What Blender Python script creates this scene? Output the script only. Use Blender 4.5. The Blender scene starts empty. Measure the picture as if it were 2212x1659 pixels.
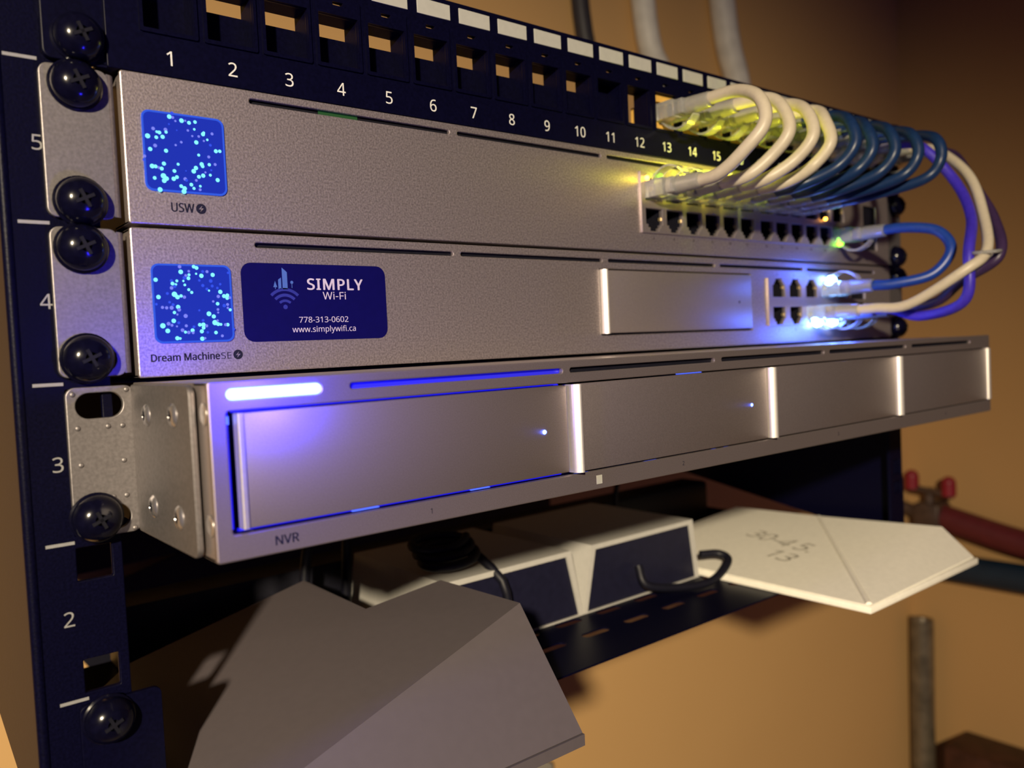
import bpy, bmesh, math, random
from mathutils import Vector, Matrix

# All measures below are millimetres in rack space: X along the rack front,
# Y into the rack (0 = front of the rails), Z up (0 = bottom of rack unit 3).
S = 0.001
scene = bpy.context.scene
C = scene.collection
random.seed(7)

# ------------------------------------------------------------------ camera
cam_d = bpy.data.cameras.new('camera')
cam = bpy.data.objects.new('camera', cam_d)
C.objects.link(cam)
R0 = Vector((0.77703331, -0.62772109, -0.04674899))
R1 = Vector((-0.06252782, -0.00307288, -0.99803849))
R2 = Vector((0.62634615, 0.77843227, -0.04163776))
m3 = Matrix((R0, -R1, -R2)).transposed()
cam.matrix_world = Matrix.Translation(Vector((-65.369, -256.041, 48.224)) * S) @ m3.to_4x4()
cam_d.sensor_fit = 'HORIZONTAL'
cam_d.sensor_width = 36.0
cam_d.lens = 1780.673 / 2212 * 36.0
cam_d.clip_start = 0.01
cam_d.clip_end = 50
cam_d.dof.use_dof = True
cam_d.dof.focus_distance = 0.275
cam_d.dof.aperture_fstop = 11.0
scene.camera = cam

# ------------------------------------------------------------------ world, exposure
w = bpy.data.worlds.new('world')
scene.world = w
w.use_nodes = True
bg = w.node_tree.nodes['Background']
bg.inputs[0].default_value = (0.22, 0.13, 0.62, 1)
bg.inputs[1].default_value = 0.09
scene.view_settings.view_transform = 'Standard'
scene.view_settings.look = 'None'
scene.view_settings.exposure = 0.0
scene.view_settings.gamma = 1.0
scene.view_settings.use_curve_mapping = False


def lamp(name, loc, power, col, radius=5, spot=None):
    d = bpy.data.lights.new(name, 'POINT')
    d.energy = power
    d.color = col
    d.shadow_soft_size = radius * S
    o = bpy.data.objects.new(name, d)
    o.location = Vector(loc) * S
    C.objects.link(o)
    return o


# the shaded room lamp, to the left and in front of the rack
def shaded_lamp(name, loc, aim, power, col, radius, size, blend=1.0):
    d = bpy.data.lights.new(name, 'SPOT')
    d.energy = power
    d.color = col
    d.shadow_soft_size = radius * S
    d.spot_size = math.radians(size)
    d.spot_blend = blend
    o = bpy.data.objects.new(name, d)
    o.location = Vector(loc) * S
    o.rotation_euler = (Vector(aim) - Vector(loc)).to_track_quat('-Z', 'Y').to_euler()
    C.objects.link(o)
    return o


shaded_lamp('room_lamp', (-750, -950, 415), (110, 57, -289), 158, (1.0, 0.83, 0.57), 30, 72)
# the blue light bar of the recorder and the port lights throw their colour on what is beside them
lamp('light_bar_glow', (17, -84, 44), 0.17, (0.03, 0.02, 1.0), 5)


# ------------------------------------------------------------------ materials
def nodes(name):
    m = bpy.data.materials.new(name)
    m.use_nodes = True
    nt = m.node_tree
    return m, nt, nt.nodes['Principled BSDF']


def mat(name, col, rough=0.5, metal=0.0, spec=0.5, emit=None, estr=0.0, noise=0.0, nscale=3000, bump=0.0, trans=0.0, var=None, vscale=20):
    m, nt, b = nodes(name)
    b.inputs['Base Color'].default_value = (*col, 1)
    b.inputs['Roughness'].default_value = rough
    b.inputs['Metallic'].default_value = metal
    b.inputs['Specular IOR Level'].default_value = spec
    if trans:
        b.inputs['Transmission Weight'].default_value = trans
    if emit:
        b.inputs['Emission Color'].default_value = (*emit, 1)
        b.inputs['Emission Strength'].default_value = estr
    if noise or bump or var:
        tc = nt.nodes.new('ShaderNodeTexCoord')
        n = nt.nodes.new('ShaderNodeTexNoise')
        n.inputs['Scale'].default_value = nscale
        n.inputs['Detail'].default_value = 3
        nt.links.new(tc.outputs['Object'], n.inputs['Vector'])
        src = None
        if noise:
            rmp = nt.nodes.new('ShaderNodeValToRGB')
            rmp.color_ramp.elements[0].position = 0.32
            rmp.color_ramp.elements[1].position = 0.68
            rmp.color_ramp.elements[0].color = (*[c * (1 - noise) for c in col], 1)
            rmp.color_ramp.elements[1].color = (*[min(1, c * (1 + noise)) for c in col], 1)
            nt.links.new(n.outputs['Fac'], rmp.inputs['Fac'])
            nt.links.new(rmp.outputs['Color'], b.inputs['Base Color'])
        if bump:
            bp = nt.nodes.new('ShaderNodeBump')
            bp.inputs['Strength'].default_value = bump
            bp.inputs['Distance'].default_value = 0.0002
            nt.links.new(n.outputs['Fac'], bp.inputs['Height'])
            nt.links.new(bp.outputs['Normal'], b.inputs['Normal'])
        if var:
            n2 = nt.nodes.new('ShaderNodeTexNoise')
            n2.inputs['Scale'].default_value = vscale
            nt.links.new(tc.outputs['Object'], n2.inputs['Vector'])
            mx = nt.nodes.new('ShaderNodeMix')
            mx.data_type = 'RGBA'
            mx.inputs['A'].default_value = (*col, 1)
            mx.inputs['B'].default_value = (*var, 1)
            nt.links.new(n2.outputs['Fac'], mx.inputs['Factor'])
            nt.links.new(mx.outputs['Result'], b.inputs['Base Color'])
    return m


M = {}
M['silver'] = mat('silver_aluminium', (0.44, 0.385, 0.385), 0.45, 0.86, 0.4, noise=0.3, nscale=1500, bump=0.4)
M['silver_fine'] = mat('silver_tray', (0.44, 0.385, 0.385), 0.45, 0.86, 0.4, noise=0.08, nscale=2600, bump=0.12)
M['silver_shaded'] = mat('silver_recorder_shaded', (0.36, 0.31, 0.315), 0.45, 0.86, 0.4, noise=0.08, nscale=2600, bump=0.12)  # tray silver darkened to carry the shade over the recorder
M['silver_edge'] = mat('silver_edge', (0.72, 0.68, 0.64), 0.4, 0.8, 0.5, noise=0.03, nscale=900)
M['steel'] = mat('steel_ear', (0.21, 0.195, 0.20), 0.5, 0.8, 0.5, noise=0.14, nscale=1100, bump=0.15)
M['zinc'] = mat('zinc_screw', (0.62, 0.60, 0.62), 0.25, 0.9, 0.5, noise=0.05, nscale=900)
M['black'] = mat('black_metal', (0.0015, 0.0015, 0.010), 0.4, 0, 0.08, noise=0.2, nscale=900, bump=0.05)
M['rail'] = mat('black_rail', (0.0015, 0.0015, 0.010), 0.4, 0, 0.08, noise=0.3, nscale=1300, bump=0.3)
M['blackplastic'] = mat('black_plastic', (0.004, 0.004, 0.010), 0.5, 0, 0.3, noise=0.2, nscale=500)
M['screw'] = mat('black_screw', (0.002, 0.002, 0.008), 0.17, 0, 0.35, noise=0.2, nscale=600)
M['hole'] = mat('dark_cavity', (0.003, 0.003, 0.008), 0.7, 0, 0.2, noise=0.2, nscale=600)
M['ink'] = mat('navy_ink', (0.006, 0.006, 0.02), 0.6, 0, 0.2, noise=0.1, nscale=600)
M['whiteink'] = mat('white_ink', (0.55, 0.55, 0.52), 0.6, 0, 0.3, noise=0.05, nscale=600)
M['dimink'] = mat('grey_ink', (0.21, 0.21, 0.22), 0.6, 0, 0.3, noise=0.05, nscale=600)
M['card'] = mat('label_card', (0.33, 0.33, 0.31), 0.6, 0, 0.3, noise=0.03, nscale=400)
M['sticker'] = mat('navy_sticker', (0.002, 0.0015, 0.055), 0.5, 0, 0.1, noise=0.05, nscale=400)
M['stickertext'] = mat('sticker_white', (0.40, 0.36, 0.46), 0.55, 0, 0.3, noise=0.03, nscale=400)
M['stickerblue'] = mat('sticker_blue', (0.045, 0.10, 0.33), 0.55, 0, 0.3, noise=0.05, nscale=400)
M['stickerdark'] = mat('sticker_indigo', (0.015, 0.02, 0.19), 0.55, 0, 0.3, noise=0.05, nscale=400)
M['screen'] = mat('blue_screen', (0.002, 0.003, 0.02), 0.3, 0, 0.25, emit=(0.010, 0.028, 0.42), estr=1.0)
M['screenrim'] = mat('screen_rim', (0.002, 0.003, 0.02), 0.3, 0, 0.25, emit=(0.03, 0.10, 0.72), estr=1.0)
M['dot_hi'] = mat('dot_cyan', (0.0, 0.0, 0.01), 0.5, emit=(0.22, 0.90, 1.0), estr=1.25)
M['dot_mid'] = mat('dot_violet', (0.0, 0.0, 0.01), 0.5, emit=(0.22, 0.25, 1.0), estr=0.9)
M['dot_lo'] = mat('dot_blue', (0.0, 0.0, 0.01), 0.5, emit=(0.02, 0.08, 0.9), estr=0.9)
M['bar'] = mat('light_bar', (0.2, 0.3, 1), 0.3, emit=(0.05, 0.085, 1.0), estr=22.0)
M['ledblue'] = mat('led_blue', (0.2, 0.3, 1), 0.3, emit=(0.06, 0.12, 1.0), estr=14.0)
M['ledgap'] = mat('led_gap', (0.2, 0.3, 1), 0.3, emit=(0.07, 0.14, 1.0), estr=1.6)
M['ledwhite'] = mat('led_white', (0.7, 0.8, 1), 0.3, emit=(0.18, 0.42, 1.0), estr=26.0)
M['ledgreen'] = mat('led_green', (0.3, 1, 0.1), 0.3, emit=(0.26, 0.95, 0.01), estr=4.5)
M['ledamber'] = mat('led_amber', (1, 0.6, 0.1), 0.3, emit=(1.0, 0.42, 0.05), estr=9.0)
M['ledglow'] = mat('led_dim_green', (0.002, 0.02, 0.004), 0.6, emit=(0.002, 0.035, 0.006), estr=1.0)
M['leddeep'] = mat('led_deep_blue', (0.02, 0.02, 0.4), 0.3, emit=(0.006, 0.006, 0.75), estr=1.1)
M['slotblue'] = mat('slot_glow_blue', (0.02, 0.02, 0.4), 0.3, emit=(0.004, 0.003, 0.30), estr=1.0)
M['clear'] = mat('clear_plastic', (0.62, 0.62, 0.60), 0.2, 0, 0.5, trans=0.75, noise=0.04, nscale=500)
M['cream'] = mat('cream_jacket', (0.42, 0.37, 0.285), 0.42, 0, 0.4, noise=0.04, nscale=400)
M['navy'] = mat('navy_jacket', (0.006, 0.020, 0.068), 0.36, 0, 0.3, noise=0.1, nscale=400)
M['azure'] = mat('blue_jacket', (0.008, 0.035, 0.22), 0.36, 0, 0.45, noise=0.1, nscale=400)
M['violet'] = mat('violet_jacket', (0.035, 0.02, 0.36), 0.4, 0, 0.4, noise=0.1, nscale=400)
M['plum'] = mat('plum_jacket', (0.03, 0.015, 0.05), 0.4, 0, 0.4, noise=0.1, nscale=400)
M['jack'] = mat('ochre_jack', (0.62, 0.36, 0.08), 0.5, 0, 0.3, noise=0.1, nscale=300)
M['gold'] = mat('gold_contact', (0.75, 0.6, 0.3), 0.3, 0.8, 0.5, noise=0.05, nscale=900)
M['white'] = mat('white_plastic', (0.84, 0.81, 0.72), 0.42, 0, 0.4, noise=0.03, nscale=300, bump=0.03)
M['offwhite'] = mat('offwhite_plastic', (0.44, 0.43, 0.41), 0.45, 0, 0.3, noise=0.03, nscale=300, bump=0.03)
M['shaded_plastic'] = mat('shade_grey_plastic', (0.075, 0.063, 0.072), 0.55, 0, 0.9, noise=0.03, nscale=300, bump=0.03)  # white housing plastic darkened to grey to stand for the shade on it
M['darkpanel'] = mat('dark_face', (0.009, 0.009, 0.024), 0.45, 0, 0.2, noise=0.1, nscale=300)
M['greyprint'] = mat('grey_print', (0.66, 0.63, 0.55), 0.6, 0, 0.2, noise=0.05, nscale=300)
M['conduit'] = mat('white_conduit', (0.62, 0.60, 0.55), 0.5, 0, 0.4, noise=0.1, nscale=60)
M['darkconduit'] = mat('dark_conduit', (0.03, 0.028, 0.035), 0.5, 0, 0.3, noise=0.1, nscale=60)
M['redpipe'] = mat('red_pipe', (0.085, 0.010, 0.014), 0.45, 0, 0.4, noise=0.1, nscale=60)
M['bluepipe'] = mat('blue_pipe', (0.005, 0.016, 0.034), 0.45, 0, 0.4, noise=0.1, nscale=60)
M['redhandle'] = mat('red_handle', (0.20, 0.008, 0.02), 0.45, 0, 0.4, noise=0.1, nscale=60)
M['bronze'] = mat('dark_bronze', (0.09, 0.06, 0.05), 0.4, 0.5, 0.5, noise=0.2, nscale=80)
M['greyconduit'] = mat('grey_conduit', (0.17, 0.14, 0.10), 0.35, 0.5, 0.5, noise=0.3, nscale=50)
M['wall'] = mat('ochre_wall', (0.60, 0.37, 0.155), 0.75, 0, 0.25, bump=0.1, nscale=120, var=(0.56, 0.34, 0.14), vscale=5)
M['dimmed_wall'] = mat('dimmed_wall', (0.44, 0.265, 0.11), 0.75, 0, 0.25, bump=0.1, nscale=120, var=(0.41, 0.245, 0.10), vscale=5)  # ochre wall colour darkened for the weaker light on the right wall
M['floor'] = mat('concrete_floor', (0.30, 0.26, 0.22), 0.8, 0, 0.2, noise=0.15, nscale=30)
M['darkwood'] = mat('dark_wood', (0.045, 0.016, 0.010), 0.5, 0, 0.3, noise=0.3, nscale=40)


# ------------------------------------------------------------------ mesh helpers
def new_bm():
    return bmesh.new()


def box(bm, x0, x1, y0, y1, z0, z1, bev=0.0, seg=2):
    r = bmesh.ops.create_cube(bm, size=1.0)
    vs = r['verts']
    for v in vs:
        v.co = Vector(((x0 + x1) / 2 + v.co.x * (x1 - x0), (y0 + y1) / 2 + v.co.y * (y1 - y0), (z0 + z1) / 2 + v.co.z * (z1 - z0)))
    if bev:
        es = list({e for v in vs for e in v.link_edges})
        bmesh.ops.bevel(bm, geom=es, offset=bev, segments=seg, profile=0.5, affect='EDGES')
    return bm


def hull(bm, pts):
    vs = [bm.verts.new(Vector(q)) for q in pts]
    r = bmesh.ops.convex_hull(bm, input=vs)
    junk = list({e for e in r['geom_interior'] + r['geom_unused'] if isinstance(e, bmesh.types.BMVert)})
    if junk:
        bmesh.ops.delete(bm, geom=junk, context='VERTS')
    return bm


def smooth_path(pts, n=8):
    P = [Vector(q) for q in pts]
    if len(P) < 3:
        return P
    out = []
    Q = [P[0] * 2 - P[1]] + P + [P[-1] * 2 - P[-2]]
    for i in range(1, len(Q) - 2):
        a, b, c, d = Q[i - 1], Q[i], Q[i + 1], Q[i + 2]
        for k in range(n):
            t = k / n
            out.append(0.5 * ((2 * b) + (c - a) * t + (2 * a - 5 * b + 4 * c - d) * t * t + (3 * b - a - 3 * c + d) * t ** 3))
    out.append(P[-1])
    return out


def tube(bm, pts, r, seg=12, n=8, cap=True, raw=False):
    P = [Vector(q) for q in pts] if raw else smooth_path(pts, n)
    rr = r if callable(r) else (lambda t: r)
    rings = []
    prev = None
    for i, q in enumerate(P):
        t = (P[min(i + 1, len(P) - 1)] - P[max(i - 1, 0)]).normalized()
        if prev is None:
            a = t.orthogonal().normalized()
        else:
            a = (prev - t * prev.dot(t)).normalized()
        prev = a
        b = t.cross(a)
        rad = rr(i / (len(P) - 1))
        rings.append([bm.verts.new(q + (a * math.cos(2 * math.pi * k / seg) + b * math.sin(2 * math.pi * k / seg)) * rad) for k in range(seg)])
    for i in range(len(rings) - 1):
        for k in range(seg):
            bm.faces.new((rings[i][k], rings[i][(k + 1) % seg], rings[i + 1][(k + 1) % seg], rings[i + 1][k]))
    if cap:
        bm.faces.new(rings[0][::-1])
        bm.faces.new(rings[-1])
    return bm


def lathe(bm, prof, centre, axis='-Y', seg=24):
    """prof: list of (radius, height along axis)"""
    c = Vector(centre)
    ax = {'-Y': Vector((0, -1, 0)), 'Z': Vector((0, 0, 1)), '-X': Vector((-1, 0, 0)), 'Y': Vector((0, 1, 0))}[axis]
    a = ax.orthogonal().normalized()
    b = ax.cross(a)
    rings = []
    for r, h in prof:
        if r < 1e-6:
            rings.append([bm.verts.new(c + ax * h)])
        else:
            rings.append([bm.verts.new(c + ax * h + (a * math.cos(2 * math.pi * k / seg) + b * math.sin(2 * math.pi * k / seg)) * r) for k in range(seg)])
    for i in range(len(rings) - 1):
        A, B = rings[i], rings[i + 1]
        for k in range(seg):
            k2 = (k + 1) % seg
            if len(A) == 1 and len(B) == 1:
                continue
            if len(A) == 1:
                bm.faces.new((A[0], B[k2], B[k]))
            elif len(B) == 1:
                bm.faces.new((A[k], A[k2], B[0]))
            else:
                bm.faces.new((A[k], A[k2], B[k2], B[k]))
    return bm


def finish(name, bm, angle=40, recalc=True):
    if recalc:
        bmesh.ops.recalc_face_normals(bm, faces=bm.faces[:])
    bmesh.ops.scale(bm, vec=(S, S, S), verts=bm.verts[:])
    me = bpy.data.meshes.new(name)
    bm.to_mesh(me)
    bm.free()
    for p in me.polygons:
        p.use_smooth = True
    me.set_sharp_from_angle(angle=math.radians(angle))
    return me


def tag(o, label=None, cat=None, group=None, kind=None):
    if label:
        o['label'] = label
    if cat:
        o['category'] = cat
    if group:
        o['group'] = group
    if kind:
        o['kind'] = kind
    return o


def thing(name, loc, label, cat, group=None):
    o = bpy.data.objects.new(name, None)
    o.empty_display_size = 0.01
    o.location = Vector(loc) * S
    C.objects.link(o)
    return tag(o, label, cat, group)


def wloc(o):
    v = Vector((0, 0, 0))
    while o is not None:
        v = v + o.location
        o = o.parent
    return v


def put(name, me, m, parent=None, label=None):
    """link a mesh whose vertices are in rack space"""
    if isinstance(me, bmesh.types.BMesh):
        me = finish(name, me)
    o = bpy.data.objects.new(name, me)
    me.materials.clear()
    me.materials.append(M[m] if isinstance(m, str) else m)
    C.objects.link(o)
    if parent is not None:
        o.parent = parent
        o.location = -wloc(parent)
    if label:
        o['label'] = label
    return o


def multi(name, parts, parent=None, label=None):
    """one mesh with several materials: parts = [(bm, mat), ...]"""
    bm_all = bmesh.new()
    mats = []
    for b, mm in parts:
        idx = len(mats)
        mats.append(M[mm])
        bmesh.ops.recalc_face_normals(b, faces=b.faces[:])
        tmp = bpy.data.meshes.new('tmp')
        b.to_mesh(tmp)
        b.free()
        n0 = len(bm_all.faces)
        bm_all.from_mesh(tmp)
        bm_all.faces.ensure_lookup_table()
        for f in bm_all.faces[n0:]:
            f.material_index = idx
        bpy.data.meshes.remove(tmp)
    me = finish(name, bm_all, recalc=False)
    for mm in mats:
        me.materials.append(mm)
    o = bpy.data.objects.new(name, me)
    C.objects.link(o)
    if parent is not None:
        o.parent = parent
        o.location = -wloc(parent)
    if label:
        o['label'] = label
    return o


def rrect(x0, x1, z0, z1, r=0.0, n=5):
    if r <= 0:
        return [(x0, z0), (x1, z0), (x1, z1), (x0, z1)]
    pts = []
    for cx, cz, a0 in ((x1 - r, z0 + r, -90), (x1 - r, z1 - r, 0), (x0 + r, z1 - r, 90), (x0 + r, z0 + r, 180)):
        for k in range(n + 1):
            a = math.radians(a0 + 90 * k / n)
            pts.append((cx + r * math.cos(a), cz + r * math.sin(a)))
    return pts


def circ(cx, cz, r, n=20):
    return [(cx + r * math.cos(2 * math.pi * k / n), cz + r * math.sin(2 * math.pi * k / n)) for k in range(n)]


def curve_mesh(loops, thick, bevel=0.0):
    """pierced flat plate from 2-D loops, thickness along local z; returned as temp mesh"""
    cu = bpy.data.curves.new('tmp', 'CURVE')
    cu.dimensions = '2D'
    cu.fill_mode = 'BOTH'
    cu.extrude = max(thick / 2 - bevel, 0.0)
    cu.bevel_depth = bevel
    cu.bevel_resolution = 1
    cu.offset = -bevel
    for lp in loops:
        sp = cu.splines.new('POLY')
        sp.points.add(len(lp) - 1)
        for p, (x, z) in zip(sp.points, lp):
            p.co = (x, z, 0, 1)
        sp.use_cyclic_u = True
    o = bpy.data.objects.new('tmp', cu)
    C.objects.link(o)
    dg = bpy.context.evaluated_depsgraph_get()
    me = bpy.data.meshes.new_from_object(o.evaluated_get(dg))
    bpy.data.objects.remove(o)
    bpy.data.curves.remove(cu)
    return me


def plate(outer, holes, yfront, thick, bevel=0.0, bm=None, plane='XZ', at=0.0):
    """plate facing -Y: front at yfront, going back thick.  plane 'XY' gives a horizontal plate, 'YZ' an upright side plate."""
    me = curve_mesh([outer] + list(holes), thick, bevel)
    if bm is None:
        bm = bmesh.new()
    n0 = len(bm.verts)
    bm.from_mesh(me)
    bpy.data.meshes.remove(me)
    bm.verts.ensure_lookup_table()
    for v in bm.verts[n0:]:
        x, z, d = v.co
        if plane == 'XZ':
            v.co = Vector((x, yfront + thick / 2 - d, z))
        elif plane == 'XY':
            v.co = Vector((x, z, at + d))
        else:
            v.co = Vector((at + d, x, z))
    return bm


FONT = None
try:
    import os
    FONT = bpy.data.fonts.load(os.path.join(bpy.utils.system_resource('DATAFILES'), 'fonts', 'NotoSansHebrew-Regular.woff2'))
except Exception:
    FONT = None


def cap_height():
    cu = bpy.data.curves.new('tmp', 'FONT')
    cu.body = 'H'
    cu.size = 1.0
    if FONT:
        cu.font = FONT
    o = bpy.data.objects.new('tmp', cu)
    C.objects.link(o)
    me = bpy.data.meshes.new_from_object(o.evaluated_get(bpy.context.evaluated_depsgraph_get()))
    ys = [v.co.y for v in me.vertices]
    bpy.data.objects.remove(o)
    bpy.data.curves.remove(cu)
    bpy.data.meshes.remove(me)
    return max(ys) - min(ys)


CAP = cap_height()


def lettering(bm, s, x, z, h, y, bold=0.0, align='LEFT', space=1.0, width=None, axes=None):
    if bold > 0:
        for k, (dx, dz) in enumerate(((-1, 0), (1, 0), (0, 0.6), (0, -0.6))):
            letters(bm, s, x + dx * bold, z + dz * bold, h, y - 0.002 * k, align, space, width, axes)
    else:
        letters(bm, s, x, z, h, y, align, space, width, axes)
    return bm


def letters(bm, s, x, z, h, y, align, space, width, axes):
    """flat lettering on a face looking towards -Y; h = cap height, x,z = left baseline"""
    cu = bpy.data.curves.new('tmp', 'FONT')
    cu.body = s
    if FONT:
        cu.font = FONT
    cu.size = h / CAP
    cu.align_x = align
    cu.space_character = space
    cu.extrude = 0.02
    cu.resolution_u = 3
    o = bpy.data.objects.new('tmp', cu)
    C.objects.link(o)
    dg = bpy.context.evaluated_depsgraph_get()
    me = bpy.data.meshes.new_from_object(o.evaluated_get(dg))
    bpy.data.objects.remove(o)
    bpy.data.curves.remove(cu)
    n0 = len(bm.verts)
    bm.from_mesh(me)
    bpy.data.meshes.remove(me)
    bm.verts.ensure_lookup_table()
    vs = bm.verts[n0:]
    k = 1.0
    if width and vs:
        xs = [v.co.x for v in vs]
        k = width / (max(xs) - min(xs))
    for v in vs:
        u, t, d = v.co.x * k, v.co.y, v.co.z
        if axes:
            o0, ax, ay, an = axes
            v.co = o0 + ax * (x + u) + ay * (z + t) + an * d
        else:
            v.co = Vector((x + u, y - d, z + t))
    return bm


def disc(bm, x, z, r, y, n=14):
    vs = [bm.verts.new((x + r * math.cos(2 * math.pi * k / n), y, z + r * math.sin(2 * math.pi * k / n))) for k in range(n)]
    bm.faces.new(vs)


def poly(bm, pts, y):
    bm.faces.new([bm.verts.new((x, y, z)) for x, z in pts])


def ball(bm, c, r, seg=12, squash=(1, 1, 1)):
    res = bmesh.ops.create_uvsphere(bm, u_segments=seg, v_segments=seg // 2 + 2, radius=r)
    for v in res['verts']:
        v.co = Vector((v.co.x * squash[0], v.co.y * squash[1], v.co.z * squash[2])) + Vector(c)


def bolt_icon(bmd, bml, x, z, r, y):
    """dark disc with a pale lightning bolt"""
    disc(bmd, x, z, r, y, 24)
    k = r
    poly(bml, [(x + 0.22 * k, z + 0.62 * k), (x - 0.48 * k, z - 0.10 * k), (x - 0.04 * k, z - 0.10 * k), (x - 0.04 * k, z + 0.05 * k)], y - 0.03)
    poly(bml, [(x - 0.22 * k, z - 0.62 * k), (x + 0.48 * k, z + 0.10 * k), (x + 0.04 * k, z + 0.10 * k), (x + 0.04 * k, z - 0.05 * k)], y - 0.03)


U = 44.45
# ------------------------------------------------------------------ the room
def structure(name, bm, m):
    o = put(name, bm, m)
    tag(o, kind='structure')
    return o


YB = 362.0
XR = 1226.0
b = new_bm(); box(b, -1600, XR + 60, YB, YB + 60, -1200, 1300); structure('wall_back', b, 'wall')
b = new_bm(); box(b, XR, XR + 60, -1500, YB, -1200, 1300); structure('wall_right', b, 'dimmed_wall')
b = new_bm(); box(b, -1600, XR + 60, -1500, YB + 60, -1240, -1200); structure('floor', b, 'floor')

# ------------------------------------------------------------------ rack
rack = thing('wall_rack', (215, 0, -90), 'black six unit wall rack with white unit numbers on its left rail', 'rack')


def rail(bm, x0, x1, hx, holes_z, fl):
    hs = [rrect(hx - 4.6, hx + 4.6, z - 4.7, z + 4.7, 0.4, 2) for z in holes_z]
    plate(rrect(x0, x1, -89, 178, 0.5), hs, 0.0, 2.0, 0.3, bm=bm)


HZ = []
for k in range(-2, 4):
    HZ += [k * U + 6.35, k * U + 38.1]
b = new_bm()
rail(b, -30.2, -6.6, -14.0, [z for z in HZ], 0)
tube(b, [(-29.6, 0.9, -89), (-29.6, 0.9, 178)], 1.6, 10, raw=True)
put('left_rail', b, 'rail', rack)
b = new_bm(); rail(b, 444.5, 460.5, 453.8, [z for z in HZ], 0); put('right_rail', b, 'rail', rack)
# tapered side plates reaching the wall
b = new_bm(); plate([(1.5, -89), (362, -24), (362, 120), (1.5, 177)], [], 0, 1.6, 0, bm=b, plane='YZ', at=-29.5); put('side_plate', b, 'rail', rack)
b = new_bm(); plate([(1.5, -89), (362, -24), (362, 120), (1.5, 177)], [], 0, 1.6, 0, bm=b, plane='YZ', at=459.7); put('side_plate', b, 'black', rack)
b = new_bm(); box(b, -28.7, 459, 340, 343, 20, 34); box(b, -28.7, 459, 340, 343, 100, 114); put('cross_bar', b, 'black', rack)
for k, (xa, xb) in zip((-1, 0, 1, 2, 3), ((-25.2, -17.9), (-26.0, -18.8), (-26.4, -18.9), (-27.1, -19.5), (-28.0, -19.9))):
    b = new_bm(); box(b, xa, xb, -0.08, 0.05, k * U - 0.45, k * U + 0.45); put('unit_mark', b, 'dimink', rack)
for s, z, xx in (('5', 108.6, -22.9), ('4', 65.3, -23.3), ('3', 20.2, -23.2), ('2', -23.2, -23.1)):
    b = new_bm(); lettering(b, s, xx, z, 4.1, -0.06, 0.0); put('unit_number', b, 'dimink', rack)
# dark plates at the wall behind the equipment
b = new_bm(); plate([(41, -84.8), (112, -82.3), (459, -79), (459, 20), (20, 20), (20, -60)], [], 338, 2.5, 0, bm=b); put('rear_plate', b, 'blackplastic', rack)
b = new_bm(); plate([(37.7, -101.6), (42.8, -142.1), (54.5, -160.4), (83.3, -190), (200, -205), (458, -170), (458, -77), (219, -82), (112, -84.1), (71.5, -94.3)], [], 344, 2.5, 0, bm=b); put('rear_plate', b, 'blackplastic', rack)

# ------------------------------------------------------------------ rack screws
def screw_meshes():
    b1 = new_bm()
    prof = [(0, 0.0), (5.4, 0.0), (5.6, 0.3)]
    for k in range(0, 9):
        a = k / 8 * 62
        prof.append((6.5 * math.cos(math.radians(a)), 0.6 + 5.2 * math.sin(math.radians(a))))
    prof += [(1.6, 5.55), (1.35, 3.2), (0, 2.6)]
    lathe(b1, prof, (0, 0, 0), seg=32)
    for a in (20, 110):
        c, s_ = math.cos(math.radians(a)), math.sin(math.radians(a))
    me1 = finish('head', b1, 35)
    b2 = new_bm()
    lathe(b2, [(0, 0), (7.1, 0), (7.1, 0.45), (6.6, 0.8), (0, 0.8)], (0, 0, 0), seg=32)
    me2 = finish('washer', b2, 30)
    b3 = new_bm()
    for a in (25, 115):
        c, s_ = math.cos(math.radians(a)), math.sin(math.radians(a))
        vs = []
        for (p, q) in ((-2.6, -0.45), (2.6, -0.45), (2.6, 0.45), (-2.6, 0.45)):
            vs.append((p * c - q * s_, p * s_ + q * c))
        for yy in (-5.0, -5.66):
            pass
        tmp = [(x, -5.75, z) for x, z in vs] + [(x, -4.2, z) for x, z in vs]
        hull(b3, tmp)
    me3 = finish('recess', b3, 30)
    me1.materials.append(M['screw']); me2.materials.append(M['screw']); me3.materials.append(M['hole'])
    return me1, me2, me3


SM = screw_meshes()


def screw(x, y, z, label, group):
    r = thing('rack_screw', (x, y, z), label, 'screw', group)
    for nm, me in zip(('head', 'washer', 'drive_recess'), SM):
        o = bpy.data.objects.new(nm, me)
        o.parent = r
        o.location = (0, -0.0007 if nm != 'washer' else 0, 0)
        C.objects.link(o)
    return r


G1 = 'black dome headed rack screws'
LS = [(-9.8, -2.6, 139.9, 'topmost black screw of the left rail, in the black patch panel ear'),
      (-11.3, -2.2, 127.0, 'upper black screw in the left ear of the silver switch'),
      (-11.9, -2.2, 94.9, 'lower black screw in the left ear of the silver switch'),
      (-12.5, -2.2, 82.0, 'upper black screw in the left ear of the silver gateway'),
      (-12.9, -2.2, 51.3, 'lower black screw in the left ear of the silver gateway'),
      (-13.3, -2.6, 6.6, 'black screw in the lower slot of the dimpled left bracket beside the number 3'),
      (-13.6, -2.2, -51.0, 'black screw in the shelf ear at the bottom of the left rail'),
      (453.8, -2.6, 171.0, 'topmost black screw of the right rail, in the patch panel ear'),
      (454.6, -2.2, 127.0, 'black screw on the right rail behind the blue patch cable loops'),
      (454.6, -2.2, 95.25, 'black screw of the right rail at the lower right corner of the switch'),
      (453.8, -2.2, 82.55, 'black screw of the right rail at the upper right corner of the gateway'),
      (453.2, -2.2, 50.9, 'black screw of the right rail at the lower right corner of the gateway')]
for x, y, z, lab in LS:
    screw(x, y, z, lab, G1)


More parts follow.
